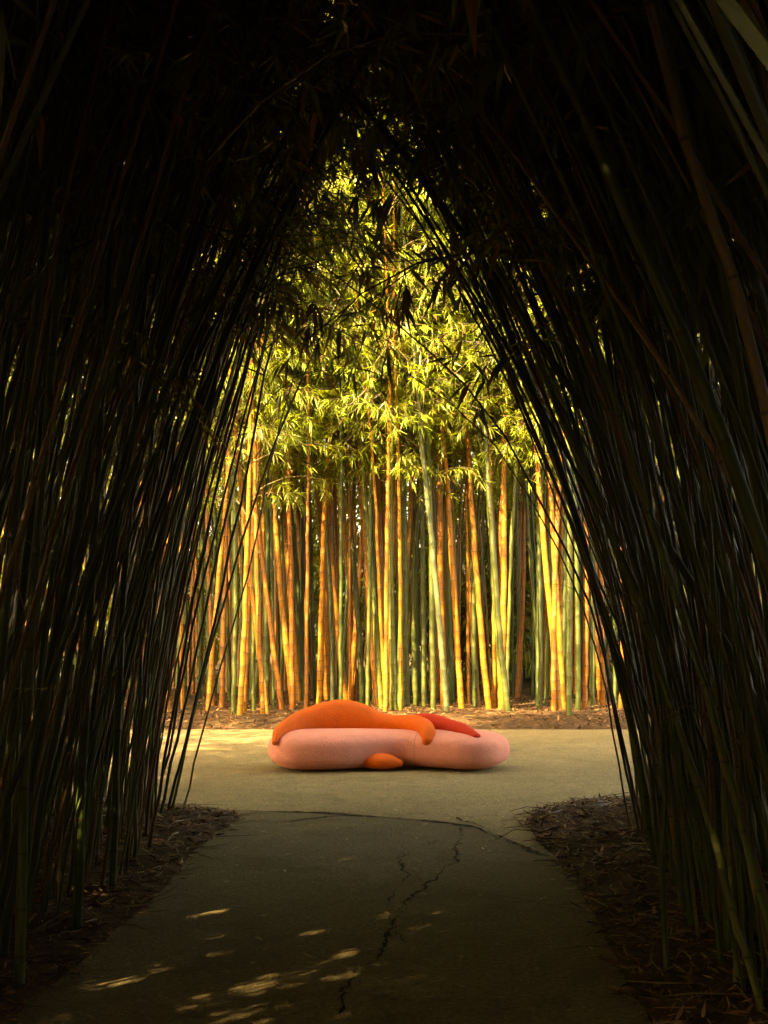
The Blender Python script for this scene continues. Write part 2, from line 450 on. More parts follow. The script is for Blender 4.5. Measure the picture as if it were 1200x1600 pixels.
def make_spray(r, n_sub, leaf_len, droop, coarse=False):
    tv, tq, lv, k = [], [], [], 0
    n = 3 if coarse else 5; s = np.linspace(0, 1, n); pitch = R(r.uniform(25, 60))
    ang = pitch - (pitch + droop) * s ** 1.3
    st = np.stack([np.cos(ang), r.normal(0, .10) * s, np.sin(ang)], 1) / (n - 1); P = np.vstack([[0, 0, 0], np.cumsum(st, 0)[:-1]])
    def put(P, r0, r1):
        nonlocal k
        V, Q = tube(P, np.linspace(r0, r1, len(P)), 3); tv.append(V); tq.append(Q + k); k += len(V)
    put(P, .0065, .0025)
    def cluster(tip, d, cnt):
        for _ in range(cnt):
            b = tip - d * r.uniform(0, .10)
            dd = d * r.uniform(.5, 1.1) + np.array([0, 0, -r.uniform(.1, 1.1)]) + r.normal(0, .45, 3)
            L_ = leaf_len * r.uniform(.6, 1.15); lv.append(leaf(b, dd, L_, L_ * r.uniform(.11, .155) * (1.35 if coarse else 1), r))
    for q in range(n_sub):
        t = r.uniform(.25, 1.0); i = min(int(t * (n - 1)), n - 2); b = P[i] + (P[i + 1] - P[i]) * (t * (n - 1) - i)
        a = r.uniform(-1.3, 1.3); d = np.array([math.cos(a), math.sin(a), r.uniform(-.5, .5)]); ln = r.uniform(.18, .42)
        S = b + np.outer(np.linspace(0, 1, 2), d * ln) + np.array([[0, 0, 0], [0, 0, -.06]])
        if coarse:
            cluster(S[-1], d / np.linalg.norm(d), r.integers(4, 6)); continue
        put(S, .003, .0015); cluster(S[-1], d / np.linalg.norm(d), r.integers(5, 9))
        cluster(S.mean(0), d / np.linalg.norm(d), r.integers(2, 5))
    cluster(P[-1], P[-1] - P[-2], 5)
    return np.concatenate(tv), np.concatenate(tq), np.array(lv)

SPRAYS = [make_spray(np.random.default_rng(100 + i), 6, .175, .5) for i in range(14)]
FAR_SPRAYS = [make_spray(np.random.default_rng(300 + i), 8, .21, .45) for i in range(14)]

COARSE = [make_spray(np.random.default_rng(500 + i), 5, .27, .5, True) for i in range(10)]   # for crowns deep in the thicket
HEDGE = [make_spray(np.random.default_rng(650 + i), 4, .46, .5, True) for i in range(8)]
DEEP_SPRAYS = [make_spray(np.random.default_rng(670 + i), 4, .36, .5, True) for i in range(8)]
FAR_COARSE = [make_spray(np.random.default_rng(600 + i), 6, .28, .45, True) for i in range(10)]

def jitter(c, amt, r):
    c = np.array(c) * r.uniform(1 - amt, 1 + amt)
    return np.clip(c * r.uniform(1 - amt * .35, 1 + amt * .35, 3), 0.004, 0.9)

def culm_line(base, length, th0, dth, az, r, wob=0.02, th_max=1.7, curve_from=0.0, n=None):
    """centre line at even steps: leans by th0 and bends by dth per metre towards az"""
    n = n or int(length / 0.1) + 2
    s = np.linspace(0, length, n); ds = s[1]
    th = np.minimum(th0 + dth * np.maximum(s - curve_from, 0), th_max)
    a = az + wob * 4 * np.sin(s * .55 + r.uniform(0, 6)) * .3
    th = th + wob * np.sin(s * 1.1 + r.uniform(0, 6))
    st = np.stack([np.sin(th) * np.cos(a), np.sin(th) * np.sin(a), np.cos(th)], 1) * ds
    P = np.vstack([[0, 0, 0], np.cumsum(st, 0)[:-1]]) + np.array([base[0], base[1], base[2]])
    return s, P

def culm_mesh(mb, s, P, r0, tint, r, sides, inter, full=True, mat=0):
    """tube with a raised, dark ring at every node; returns the node positions"""
    L = s[-1]; nodes = []; q = r.uniform(.05, inter)
    while q < L - .05:
        nodes.append(q); q += inter * (0.45 + 0.75 * min(1, q / 1.8)) * r.uniform(.9, 1.1)
    nodes = np.array(nodes)
    rr = lambda u: r0 * (1 - .86 * (u / L) ** 1.25)
    if full:
        e = min(.012, r0 * .6)
        u = np.concatenate([[0]] + [[x - e, x, x + e] for x in nodes] + [[L]])
        f = np.concatenate([[1.05]] + [[1.0, 1.035, .99] for _ in nodes] + [[.5]])
        nd = np.concatenate([[0]] + [[0, 1.0, 0] for _ in nodes] + [[0]])
        o = np.argsort(u, kind='stable'); u, f, nd = u[o], f[o], nd[o]
    else:
        u = np.concatenate([[0], nodes[::2], [L]]); f = np.ones(len(u)); nd = np.zeros(len(u)); nd[1:-1] = .15
    u = np.clip(u, 0, L)
    C = np.stack([np.interp(u, s, P[:, i]) for i in range(3)], 1)
    if len(nodes) > 2:        # slight kinks at the nodes
        kn = np.concatenate([[0], nodes, [L]]); kk = r.normal(0, .0055, (len(kn), 2)); kk[0] = 0
        C[:, 0] += np.interp(u, kn, kk[:, 0]); C[:, 1] += np.interp(u, kn, kk[:, 1])
    V, Q = tube(C, rr(u) * f, sides)
    mb.add(V, Q, mat, np.tile(tint, (len(V), 1)), np.repeat(nd, sides))
    return nodes

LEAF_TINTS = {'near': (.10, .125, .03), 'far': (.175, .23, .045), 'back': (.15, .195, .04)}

def crown_mesh(mb, s, P, nodes, start, r, sprays, tint, dens, size, keep, twig_tint=(.10, .075, .03), mats=(0, 1), bare=0.0, lod=None, stubs=0.0):
    L = s[-1]; az = r.uniform(0, 6.28); cnt = 0
    for u in nodes:
        az += np.pi + r.normal(0, .5)
        if u < start - 1.2:
            if stubs and u > .8 and r.random() < stubs:      # short bare side twigs low on the stalk
                tv, tq, lv = sprays[r.integers(len(sprays))]; a = r.uniform(0, 6.28)
                mb.add(tv @ (rotz(a) @ roty(r.normal(-.3, .3)) * r.uniform(.25, .6)).T + np.array([np.interp(u, s, P[:, i]) for i in range(3)]), tq, mats[0], jitter((.16, .10, .05), .3, r))
            continue
        p_here = dens * np.clip((u - start) / 1.2 + .25, 0.0, 1.0) if u < start + 1 else dens
        for k in range(2 if dens > 1 else 1):
            if r.random() > (p_here / (2 if dens > 1 else 1)): continue
            p = np.array([np.interp(u, s, P[:, i]) for i in range(3)])
            a = az + r.normal(0, .5) + k * 1.2
            sc = size * r.uniform(.65, 1.2) * (.55 + .75 * np.clip((L - u) / (L * .45), 0, 1))
            c = p + np.array([math.cos(a), math.sin(a), .15]) * sc * .6
            if keep is not None and r.random() > keep(c): continue
            pool = sprays if lod is None else lod(c, sprays)
            tv, tq, lv = pool[r.integers(len(pool))]
            Mx = rotz(a) @ roty(r.normal(0, .25)) * sc
            mb.add(tv @ Mx.T + p, tq, mats[0], jitter(twig_tint, .2, r))
            if r.random() < bare: continue
            LV = lv.reshape(-1, 3) @ Mx.T + p
            # keep the leaves their real size when the branch is scaled
            nl = len(lv); LV = LV.reshape(nl, 4, 3); b0 = LV[:, :1]; LV = b0 + (LV - b0) / sc
            t = np.array(tint) * r.uniform(.75, 1.3) * r.uniform(.7, 1.35, (nl, 1)) * np.array([r.uniform(.9, 1.15), 1, 1])
            dry = r.random(nl) < (.22 if sprays is SPRAYS else .05); t[dry] = (.20, .105, .04)
            mb.add(LV.reshape(-1, 3), np.arange(nl * 4).reshape(nl, 4), mats[1], np.repeat(t, 4, 0))
            cnt += 1
    return cnt

# the archway that stays free of stalks: its sides as seen from the path
ARCH_L = [(100, 512), (300, 490), (450, 462), (600, 430), (700, 402), (900, 345), (1100, 292), (1270, 262), (1600, 90)]
ARCH_R = [(95, 545), (200, 575), (300, 615), (400, 676), (500, 732), (600, 786), (700, 832), (850, 884), (1000, 934), (1150, 965), (1330, 1000), (1600, 1030)]
def arch_depth(u, v):
    """how many pixels inside the archway (negative: outside)"""
    if v < 95: return v - 95
    l = np.interp(v, [a for a, _ in ARCH_L], [b for _, b in ARCH_L]); r_ = np.interp(v, [a for a, _ in ARCH_R], [b for _, b in ARCH_R])
    return min(u - l, r_ - u, v - 95)
HANG = [(485, 450, 105, .95), (440, 580, 95, .6), (405, 720, 75, .35), (545, 200, 110, .28), (470, 130, 80, .6), (620, 130, 80, .6), (600, 400, 50, .08), (455, 640, 70, .3), (590, 500, 60, .06), (720, 560, 80, .12), (690, 430, 50, .25), (800, 690, 60, .25), (470, 300, 60, .5)]
def keep_near(c):
    if c[1] > 13.5: return 1.0
    u, v = proj(c)
    if .2 < c[1] < 4.2 and -250 < u < 1450 and v > -350: return 0.0
    d = arch_depth(u, v)
    if v < 560:      # thinner leaves round the head of the archway
        l = np.interp(v, [0, 150, 300, 560], [420, 395, 375, 400]); r_ = np.interp(v, [0, 150, 300, 560], [640, 650, 690, 800])
        if l < u < r_ and d < 20: return max([.08] + [pr for (a, b, rad, pr) in HANG if (u - a) ** 2 + (v - b) ** 2 < rad * rad])
    if d < -25: return 1.0
    p = 0.02 if d > 20 else 0.45
    for (a, b, rad, pr) in HANG:
        if (u - a) ** 2 + (v - b) ** 2 < rad * rad: p = max(p, pr)
    return p

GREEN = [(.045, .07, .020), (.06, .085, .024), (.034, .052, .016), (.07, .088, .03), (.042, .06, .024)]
BROWN = [(.13, .068, .034), (.17, .098, .05), (.09, .048, .025)]

def out_of_sight(c, sprays):
    u, v = proj(c)
    return sprays if (c[1] > 1 and -60 < u < 1260 and v > -120) else COARSE

class Stalk: pass

def near_candidate(side, r, d_off, y):
    """a stalk of the tunnel wall: side -1 left, +1 right"""
    st = Stalk(); edge = edge_at(LEFT_EDGE if side < 0 else RIGHT_EDGE, min(y, 10.3))
    x = edge + side * (0.28 + d_off)
    if side > 0: x += .12 + .25 * np.clip((y - 6) / 3, 0, 1)
    st.side, st.base, st.off = side, (x, y), d_off
    st.len = r.uniform(8.5, 12.0) + 3.0 * np.clip((d_off - .9) / 1.5, 0, 1)
    if side < 0:
        st.th0 = r.normal(.125, .07); st.dth = r.uniform(.01, .08); st.az = r.normal(0, .38)
    else:
        st.th0 = r.normal(.13, .09); st.dth = r.uniform(.015, .095); st.az = np.pi + r.normal(0, .38)
    st.th0 += .02 * d_off; st.dth *= 1 - .55 * np.clip((d_off - .9) / 1.5, 0, 1)
    st.r0 = r.choice([r.uniform(.007, .013), r.uniform(.013, .021), r.uniform(.022, .034)], p=[.45, .40, .15]); st.margin = min(150.0, r.exponential(17.0 if side < 0 else 30.0))
    if st.margin < 22: st.r0 = min(st.r0, r.uniform(.009, .016))
    st.dead = r.random() < (.34 if st.r0 < .014 else .10)
    st.seed = int(r.integers(1 << 30))
    return st

def settle(st):
    """bend the stalk back until it stays out of the archway"""
    z0 = float(ground_z(np.array([st.base[0]]), np.array([st.base[1]]))[0]) - .03
    for k in range(14):
        r = np.random.default_rng(st.seed)
        st.s, st.P = culm_line((st.base[0], st.base[1], z0), st.len, st.th0, st.dth, st.az, r, .025)
        worst = -1e9; seen = 0
        for p in st.P[::4]:
            if p[1] < 1.0: continue
            u, v = proj(p)
            if 0 < u < 1200 and 0 < v < 1600: seen += 1
            if v > 230 and p[1] > 2: worst = max(worst, arch_depth(u, v))
        st.seen = seen
        if worst < 6 - st.margin: return True
        st.th0 -= .012; st.dth *= .86
        if k > 8: st.th0 -= .03
    return False

def grow(st, name, label, group, cat, mb_stuff=None, tint=None, sides=7, inter=.36, start=3.6, dens=.8, size=.95, keep=keep_near, sprays=SPRAYS, leaf_tint=None, bare=.0, lod=out_of_sight):
    r = np.random.default_rng(st.seed + 5)
    if tint is None:
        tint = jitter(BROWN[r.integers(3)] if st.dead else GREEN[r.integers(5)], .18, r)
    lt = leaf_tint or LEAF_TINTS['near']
    if mb_stuff is not None:
        nd = culm_mesh(mb_stuff, st.s, st.P, st.r0, tint, r, 4, inter, False, 0)
        crown_mesh(mb_stuff, st.s, st.P, nd, start, r, sprays, lt, dens, size, keep, mats=(1, 2), bare=bare, lod=lod)
        return None
    root = empty(name, tuple(st.P[0] + np.array([0, 0, .03]))); tag(root, label, cat, group)
    c = MB(); nd = culm_mesh(c, st.s, st.P, st.r0, tint, r, sides, inter); c.build('culm', [M_CULM], root, origin=tuple(root.location))
    k = MB()
    if crown_mesh(k, st.s, st.P, nd, start, r, sprays, lt, dens, size, keep, bare=bare, lod=lod, stubs=.16) or k.v:
        k.build('crown', [M_TWIG, M_LEAF], root, smooth=False, origin=tuple(root.location))
    return root

SIDE_N = 120
# ---- far grove: crowns come in a few shapes; each stalk carries a copy of one of them on its bent top
def crown_shape(k):
    r = np.random.default_rng(8000 + k); L = r.uniform(7.0, 9.8); s = np.linspace(0, L, int(L / .1))
    ay = -(r.uniform(.03, .075) * s); ax = r.normal(0, .02) * s + .015 * np.sin(s * 1.2 + r.uniform(0, 6))
    st_ = np.stack([np.sin(ax), np.sin(ay), np.cos(ay) * np.cos(ax)], 1) * s[1]
    P = np.vstack([[0, 0, 0], np.cumsum(st_, 0)[:-1]])
    nodes = np.cumsum(np.full(int(L / .3) - 1, .3)) + r.uniform(-.03, .03, int(L / .3) - 1)
    m = MB(); crown_mesh(m, s, P, nodes, .6, r, FAR_SPRAYS, LEAF_TINTS['far'], 1.45, 1.3, None)
    o = m.build('crown', [M_TWIG, M_LEAF], None, smooth=False); col.objects.unlink(o)
    return s, P, o.data
CROWNS = [crown_shape(k) for k in range(12)]

def grow_far(s, P, start, k, r0, tint, label, group, r, sides):
    """lower stalk along P up to start metres, then one of the shared tops"""
    i = int(np.searchsorted(s, start)); p0 = P[i]; T = P[i] - P[i - 1]
    rot = Vector((0, 0, 1)).rotation_difference(Vector(T)).to_matrix(); Rm = np.array(rot)
    cs, cp, me = CROWNS[k]
    S = np.concatenate([s[:i], s[i] + cs]); PP = np.vstack([P[:i], p0 + cp @ Rm.T])
    root = empty('grove_bamboo', tuple(P[0] + np.array([0, 0, .03]))); tag(root, label, 'grove bamboo', group)
    c = MB(); culm_mesh(c, S, PP, r0, tint, r, sides, .27); c.build('culm', [M_CULM], root, origin=tuple(root.location))
    o = bpy.data.objects.new('crown', me); o.parent = root; o.location = p0 - np.asarray(root.location); o.rotation_euler = rot.to_euler(); col.objects.link(o)

# the stalks that stand out in the front row
GOLD, ORNG, LIME, OLIVE, GREY, DEEP = (.275, .112, .021), (.215, .078, .017), (.064, .080, .018), (.042, .058, .014), (.072, .09, .042), (.032, .05, .013)
COLORNAME = {GOLD: 'golden yellow', ORNG: 'orange tan', LIME: 'light green', OLIVE: 'olive green', GREY: 'grey green', DEEP: 'deep green'}
FRONT = [  # base pixel, a second pixel higher up the stalk, width in pixels, colour, label
    (365, 1128, 362, 880, 8, OLIVE, 'slim olive green bamboo, first in the tight trio left of the sofa'),
    (374, 1130, 383, 890, 10, GOLD, 'golden bamboo second in the tight trio left of the sofa'),
    (380, 1126, 394, 866, 11, GOLD, 'golden bamboo third in the tight trio left of sofa, leaning slightly right'),
    (411, 1128, 405, 880, 9, GOLD, 'upright golden bamboo of the crossing pair left of the orange backrest'),
    (417, 1126, 394, 925, 10, GOLD, 'golden bamboo leaning left across its neighbour, left of the orange backrest'),
    (441, 1118, 413, 890, 10, ORNG, 'orange tan bamboo leaning left just above the sofa\'s left end'),
    (458, 1112, 434, 817, 12, GOLD, 'stout golden bamboo behind the left slope of the orange backrest'),
    (466, 1108, 442, 830, 9, GOLD, 'slimmer golden bamboo right beside the stout one behind backrest\'s left slope'),
    (476, 1106, 458, 860, 11, DEEP, 'dark green bamboo between golden ones behind the backrest\'s left slope'),
    (493, 1104, 470, 830, 11, ORNG, 'orange tan bamboo behind the left part of the backrest hump'),
    (510, 1104, 494, 800, 12, GOLD, 'golden bamboo behind the backrest hump, left of its peak'),
    (520, 1110, 503, 770, 9, GREY, 'pale grey green bamboo behind the peak of the backrest hump'),
    (541, 1106, 518, 730, 12, GOLD, 'tall golden bamboo rising behind the peak of the backrest hump'),
    (551, 1108, 537, 840, 10, GOLD, 'golden bamboo just right of the backrest hump\'s peak'),
    (566, 1112, 541, 780, 10, OLIVE, 'olive bamboo behind the right slope of the hump, leaning left'),
    (590, 1114, 572, 880, 11, ORNG, 'orange tan bamboo behind the right foot of the backrest hump'),
    (597, 1118, 561, 745, 11, LIME, 'light green bamboo leaning left above the dip of the backrest'),
    (616, 1120, 614, 600, 13, LIME, 'tallest straight light green bamboo above the dip of the backrest'),
    (624, 1112, 638, 817, 10, GOLD, 'golden bamboo leaning right beside the tall straight light green one'),
    (635, 1118, 632, 850, 12, DEEP, 'thick dark green bamboo above the curled end of backrest'),
    (650, 1112, 657, 860, 10, OLIVE, 'olive green bamboo above the curl of the orange backrest'),
    (664, 1110, 663, 800, 9, DEEP, 'dark green bamboo above the start of the red armrest'),
    (698, 1124, 652, 617, 11, GREY, 'long grey green bamboo bowing left above the red armrest'),
    (694, 1116, 687, 660, 12, GOLD, 'tall golden bamboo close behind the red armrest, nearly upright'),
    (722, 1118, 700, 690, 11, GOLD, 'golden bamboo leaning left above the tip of the red armrest'),
    (747, 1114, 737, 880, 9, GOLD, 'slim golden bamboo above the right end of seat'),
    (764, 1119, 733, 700, 11, GOLD, 'golden bamboo leaning left in the pair right of the red armrest'),
    (771, 1118, 766, 820, 8, GOLD, 'slim upright golden bamboo of the pair right of the red armrest'),
    (783, 1120, 786, 700, 11, GOLD, 'golden bamboo above the sofa\'s right end, nearly upright'),
    (794, 1124, 758, 670, 11, OLIVE, 'olive green bamboo bowing left at the sofa\'s right end'),
    (808, 1100, 815, 790, 9, ORNG, 'orange tan bamboo deeper in, right of the sofa'),
    (845, 1113, 823, 830, 8, OLIVE, 'thin olive bamboo standing alone before the dark gap right of sofa'),
    (874, 1122, 838, 754, 11, GOLD, 'golden bamboo leaning left at the right of the dark gap'),
    (881, 1119, 862, 780, 10, GOLD, 'golden bamboo second right of the dark gap, bowing left'),
    (889, 1130, 887, 800, 10, LIME, 'foremost green bamboo at the right end of the grove'),
    (903, 1121, 898, 850, 9, OLIVE, 'olive bamboo between green and orange ones at the grove\'s right end'),
    (913, 1120, 908, 860, 10, ORNG, 'orange tan bamboo at the right end of the grove'),
    (939, 1106, 936, 830, 10, ORNG, 'orange tan bamboo seen past the leaning stalks on the right'),
    (325, 1122, 342, 930, 9, GOLD, 'golden bamboo farthest left in the grove, seen between dark stalks'),
    (346, 1116, 352, 880, 9, ORNG, 'orange tan bamboo left of the golden trio, by the dark stalks'),
]
n_front = 0
for (u, v, u2, v2, w, c, label) in FRONT:
    r = np.random.default_rng(900 + n_front); n_front += 1
    b = ground_px(u, v); Y = b[1]; p2 = px(u2, v2, Y)
    lean = math.atan2(p2[0] - b[0], p2[2]); st = Stalk(); st.seed = 4000 + n_front
    st.len = r.uniform(11.5, 14.5); st.r0 = w / 2 * Y / F_PX * .92
    z0 = float(ground_z(np.array([b[0]]), np.array([Y]))[0]) - .03
    # lean in the picture plane, then the crown arches slowly towards the open court
    s = np.linspace(0, 7, 72)
    ax = lean + r.normal(0, .014) * (s - 2.7) + .012 * np.sin(s * 1.3 + r.uniform(0, 6))
    ay = -r.uniform(0, .03) + .012 * np.sin(s + r.uniform(0, 6))
    stp = np.stack([np.sin(ax), np.sin(ay), np.sqrt(np.clip(1 - np.sin(ax) ** 2 - np.sin(ay) ** 2, .02, 1))], 1) * s[1]
    P = np.vstack([[0, 0, 0], np.cumsum(stp, 0)[:-1]]) + np.array([b[0], Y, z0])
    grow_far(s, P, r.uniform(2.9, 4.7) - (.4 if u < 500 else 0), n_front % 12, st.r0, jitter(c, .12, r), label, 'bamboo of the lit grove behind the sofa', r, 8)

r = np.random.default_rng(55); stuff_far = MB(); n_fill = 0; used = []
for k in range(400):
    Y = 21.6 + 12.0 * r.random() ** 1.05; X = r.uniform(-9.5, 9.5)
    if any((X - a) ** 2 + (Y - b) ** 2 < .03 for a, b in used): continue
    used.append((X, Y))
    g = r.random(); col_ = [GOLD, ORNG, OLIVE, DEEP, LIME][r.choice(5, p=[.22, .22, .20, .29, .07])]
    st = Stalk(); st.seed = 9000 + k; st.len = r.uniform(11, 15.5); st.r0 = r.uniform(.028, .058); st.dead = False
    z0 = float(ground_z(np.array([X]), np.array([Y]))[0]) - .03
    st.s, st.P = culm_line((X, Y, z0), st.len, min(.075, abs(r.normal(0, .05))), r.uniform(.015, .05), r.normal(-np.pi / 2, .8) if r.random() < .75 else r.uniform(0, 6.28), r, .02, 1.5, curve_from=3.0)
    u, v = proj(st.P[10])
    vis = 285 < u < 975 and Y < 28
    gold = col_ in (GOLD, ORNG)
    tnt = jitter(col_, .18, r)
    kw = dict(tint=tnt, lod=lambda c, p: FAR_COARSE, inter=.27, start=r.uniform(4.2, 6.2), dens=.6, size=1.4, keep=None, sprays=FAR_SPRAYS, leaf_tint=LEAF_TINTS['far'])
    if vis and n_fill < 150:
        grow_far(st.s, st.P, r.uniform(3.3, 5.4), k % 12, st.r0, tnt, '%s bamboo stalk %s the grove, behind the front row %s' % (COLORNAME[col_], 'just inside' if Y < 24 else ('well inside' if Y < 26 else 'deep in'), 'left of the sofa' if u < 418 else ('behind the orange backrest' if u < 600 else ('behind the red armrest' if u < 795 else 'right of the sofa'))), ('golden' if gold else 'green') + ' stalks deep in the grove', r, 7); n_fill += 1
    else:
        grow(st, None, None, None, None, mb_stuff=stuff_far, **kw)
# foliage that closes the grove at its back
for k in range(260):
    X, Y = r.uniform(-15, 15), r.uniform(33, 42)
    L_ = r.uniform(4, 13); st = Stalk(); st.seed = 20000 + k; st.len = L_; st.r0 = .03; st.dead = False
    st.s, st.P = culm_line((X, Y, 0), L_, abs(r.normal(.05, .08)), .04, r.uniform(0, 6.28), r, .03, 1.3)
    grow(st, None, None, None, None, mb_stuff=stuff_far, tint=jitter(OLIVE, .2, r), inter=.36, start=.3, dens=1.1, size=2.0, keep=None, lod=lambda c, p: HEDGE, leaf_tint=LEAF_TINTS['back'])
# a grove added past the left end of the court to filter the sun
for k in range(SIDE_N):
    X, Y = r.uniform(-14, -9.2), r.uniform(8, 26); st = Stalk(); st.seed = 26000 + k; st.len = r.uniform(13, 16.5); st.r0 = r.uniform(.035, .06); st.dead = False
    st.s, st.P = culm_line((X, Y, .05), st.len, abs(r.normal(.03, .05)), r.uniform(.01, .05), r.uniform(0, 6.28), r, .02, 1.4, curve_from=3)
    grow(st, None, None, None, None, mb_stuff=stuff_far, tint=jitter([GOLD, OLIVE, ORNG][k % 3], .2, r), inter=.34, start=r.uniform(2.0, 4.5), dens=.5, size=1.5, keep=None, lod=lambda c, p: HEDGE, leaf_tint=LEAF_TINTS['far'])
o = stuff_far.build('far_bamboo_thicket', [M_CULM, M_TWIG, M_LEAF], smooth=False)
tag(o, 'mass of bamboo closing the lit grove at its back and sides, with an added grove filtering sun at the left', 'bamboo thicket', kind='stuff')

# ---- the dark tunnel walls
for side, n_ind, sname in ((-1, 140, 'left'), (1, 140, 'right')):
    r = np.random.default_rng(31 + side); cands = []; pts = []
    tries = 0
    while len(cands) < 760 and tries < 9000:
        tries += 1
        y = r.uniform(-5, 10.75) if r.random() < .42 else r.uniform(4.5, 10.75); d = 3.6 * r.random() ** 1.5
        if side > 0 and y > 9.6 and d < .35: continue
        if any((y - a) ** 2 + (d - b) ** 2 < .0035 for a, b in pts): continue
        st = near_candidate(side, r, d, y)
        if not settle(st): continue
        pts.append((y, d)); cands.append(st)
    cands.sort(key=lambda s_: -(s_.seen > 3) * (10 - s_.off * 2 + s_.r0 * 60))
    stuff = MB()
    for k, st in enumerate(cands):
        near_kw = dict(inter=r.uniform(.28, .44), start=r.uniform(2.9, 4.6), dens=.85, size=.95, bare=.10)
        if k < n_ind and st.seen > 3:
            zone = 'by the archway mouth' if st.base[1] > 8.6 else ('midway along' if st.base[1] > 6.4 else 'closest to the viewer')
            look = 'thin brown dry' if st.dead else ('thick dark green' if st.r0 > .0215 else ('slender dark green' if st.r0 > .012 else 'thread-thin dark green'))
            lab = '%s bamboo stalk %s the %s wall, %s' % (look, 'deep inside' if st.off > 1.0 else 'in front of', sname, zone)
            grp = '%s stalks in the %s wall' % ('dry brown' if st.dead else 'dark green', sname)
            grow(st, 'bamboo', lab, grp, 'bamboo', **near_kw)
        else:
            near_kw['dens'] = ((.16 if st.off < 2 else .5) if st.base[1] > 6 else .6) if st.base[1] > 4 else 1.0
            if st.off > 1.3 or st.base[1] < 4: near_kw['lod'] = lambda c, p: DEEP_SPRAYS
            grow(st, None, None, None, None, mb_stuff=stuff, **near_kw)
    for k in range(190):      # young leafy shoots added outside the thicket, sealing light out down to the ground
        st = near_candidate(side, r, r.uniform(3.2, 7.5), r.uniform(-9, 10.4 if side < 0 else 8)); st.th0 = abs(r.normal(.05, .06)); st.dth = r.uniform(.02, .08); st.len = r.uniform(2, 5.5); st.r0 = r.uniform(.008, .016)
        if k > 130: st.base = (side * r.uniform(0, 6), r.uniform(-12, -6.5))
        if settle(st): grow(st, None, None, None, None, mb_stuff=stuff, inter=.36, start=.3, dens=1.0, size=1.5, bare=0, lod=lambda c, p: HEDGE)
    for k in range(92 if side < 0 else 40):      # outer skirt added to the thicket, leafy to the ground, against light leaks
        st = near_candidate(side, r, r.uniform(2.2, 6.0), r.uniform(-9, 10.6) if k < 40 else r.uniform(-2, 8.8)); st.th0 = abs(r.normal(.03, .04)); st.dth = r.uniform(.01, .05)
        if settle(st): grow(st, None, None, None, None, mb_stuff=stuff, inter=.42, start=r.uniform(.8, 3), dens=1.0, size=1.4, bare=0, lod=lambda c, p: HEDGE)
    for k in range(44 if side < 0 else 0):       # unseen bamboo added beside the left mouth to keep sun flecks off the sofa
        st = near_candidate(side, r, r.uniform(2.6, 5.5), r.uniform(8.6, 10.7)); st.th0 = abs(r.normal(.04, .04)); st.dth = r.uniform(.0, .03); st.len = r.uniform(9, 15)
        if settle(st): grow(st, None, None, None, None, mb_stuff=stuff, inter=.42, start=r.uniform(2.5, 4), dens=.9, size=1.4, bare=0, lod=lambda c, p: HEDGE)
    for k in range(26):       # crowns added at the mouth, leaning over the court to cut off sky light
        st = near_candidate(side, r, r.uniform(.5, 3.2), r.uniform(8.6, 10.7)); st.az = np.pi / 2 - side * r.uniform(-.5, .7); st.th0 = r.uniform(.04, .14); st.dth = r.uniform(.03, .07); st.len = r.uniform(9.5, 12.5)
        if settle(st): grow(st, None, None, None, None, mb_stuff=stuff, inter=.38, start=r.uniform(4.6, 6), dens=.9, size=1.3, bare=0, lod=lambda c, p: COARSE)
    for k in range(45):       # bamboo added across the path behind the viewer to block light from there
        st = near_candidate(side, r, 0, 0); st.base = (side * r.uniform(0, 3.5), r.uniform(-10, -5)); st.dth = .03
        if settle(st): grow(st, None, None, None, None, mb_stuff=stuff, inter=.42, start=r.uniform(.8, 3), dens=1.0, size=1.4, bare=0, lod=lambda c, p: HEDGE)
    o = stuff.build('bamboo_thicket', [M_CULM, M_TWIG, M_LEAF], smooth=False)
    tag(o, 'dense dark bamboo filling the depth of the wall %s of the path, with unseen bamboo added to keep light out' % sname, 'bamboo thicket', kind='stuff')
    print(sname, len(cands), 'stuff tris', stuff.tris())

# single stalks that stand out against the light
SINGLES = [
    ([(268, 1283), (300, 1130), (352, 930), (420, 720), (500, 530)], 10.4, .013, 'thin black stalk leaning far out at the left edge of the archway'),
    ([(285, 1275), (318, 1140), (345, 1040), (392, 880), (432, 690)], 10.6, .010, 'thinnest dark stalk crossing the golden grove at the left of the archway'),
    ([(1000, 1352), (972, 1180), (938, 1000), (892, 880), (760, 640), (600, 490)], 9.0, .011, 'slender black stalk bowing far across the opening from the right mulch bed'),
    ([(985, 1335), (960, 1160), (925, 990), (870, 850), (770, 690), (690, 620)], 9.3, .008, 'thin black stalk at the right side of the opening, bowing left'),
    ([(1042, 1540), (1036, 1390), (1038, 1200), (1010, 950), (930, 620), (790, 300)], 5.6, .014, 'near upright thin stalk at the path side of the right mulch bed'),
    ([(1260, 1100), (1170, 800), (1060, 520), (940, 250), (800, -60)], 4.4, .034, 'thick dark olive stalk bowing across the upper right corner of view'),
    ([(1230, 800), (1160, 480), (1080, 250), (1000, -50)], 4.1, .026, 'brownish thick stalk nearest the viewer at upper right'),
    ([(1300, 1000), (1230, 620), (1140, 300), (1070, -60)], 4.6, .022, 'thick olive stalk at the far right edge of view'),
    ([(30, 1540), (38, 1200), (70, 700), (100, 350), (140, -40)], 5.4, .024, 'thick green stalk nearest the viewer at the left edge'),
    ([(-30, 1500), (0, 1050), (45, 600), (120, -30)], 5.2, .026, 'thick green stalk cut by the left edge of view'),
    ([(120, 1450), (135, 1100), (160, 600), (200, -40)], 6.3, .026, 'straight thick green stalk second from the viewer on the left'),
    ([(175, 1400), (190, 1000), (222, 500), (262, -40)], 7.2, .024, 'straight green stalk third from the viewer on the left'),
]
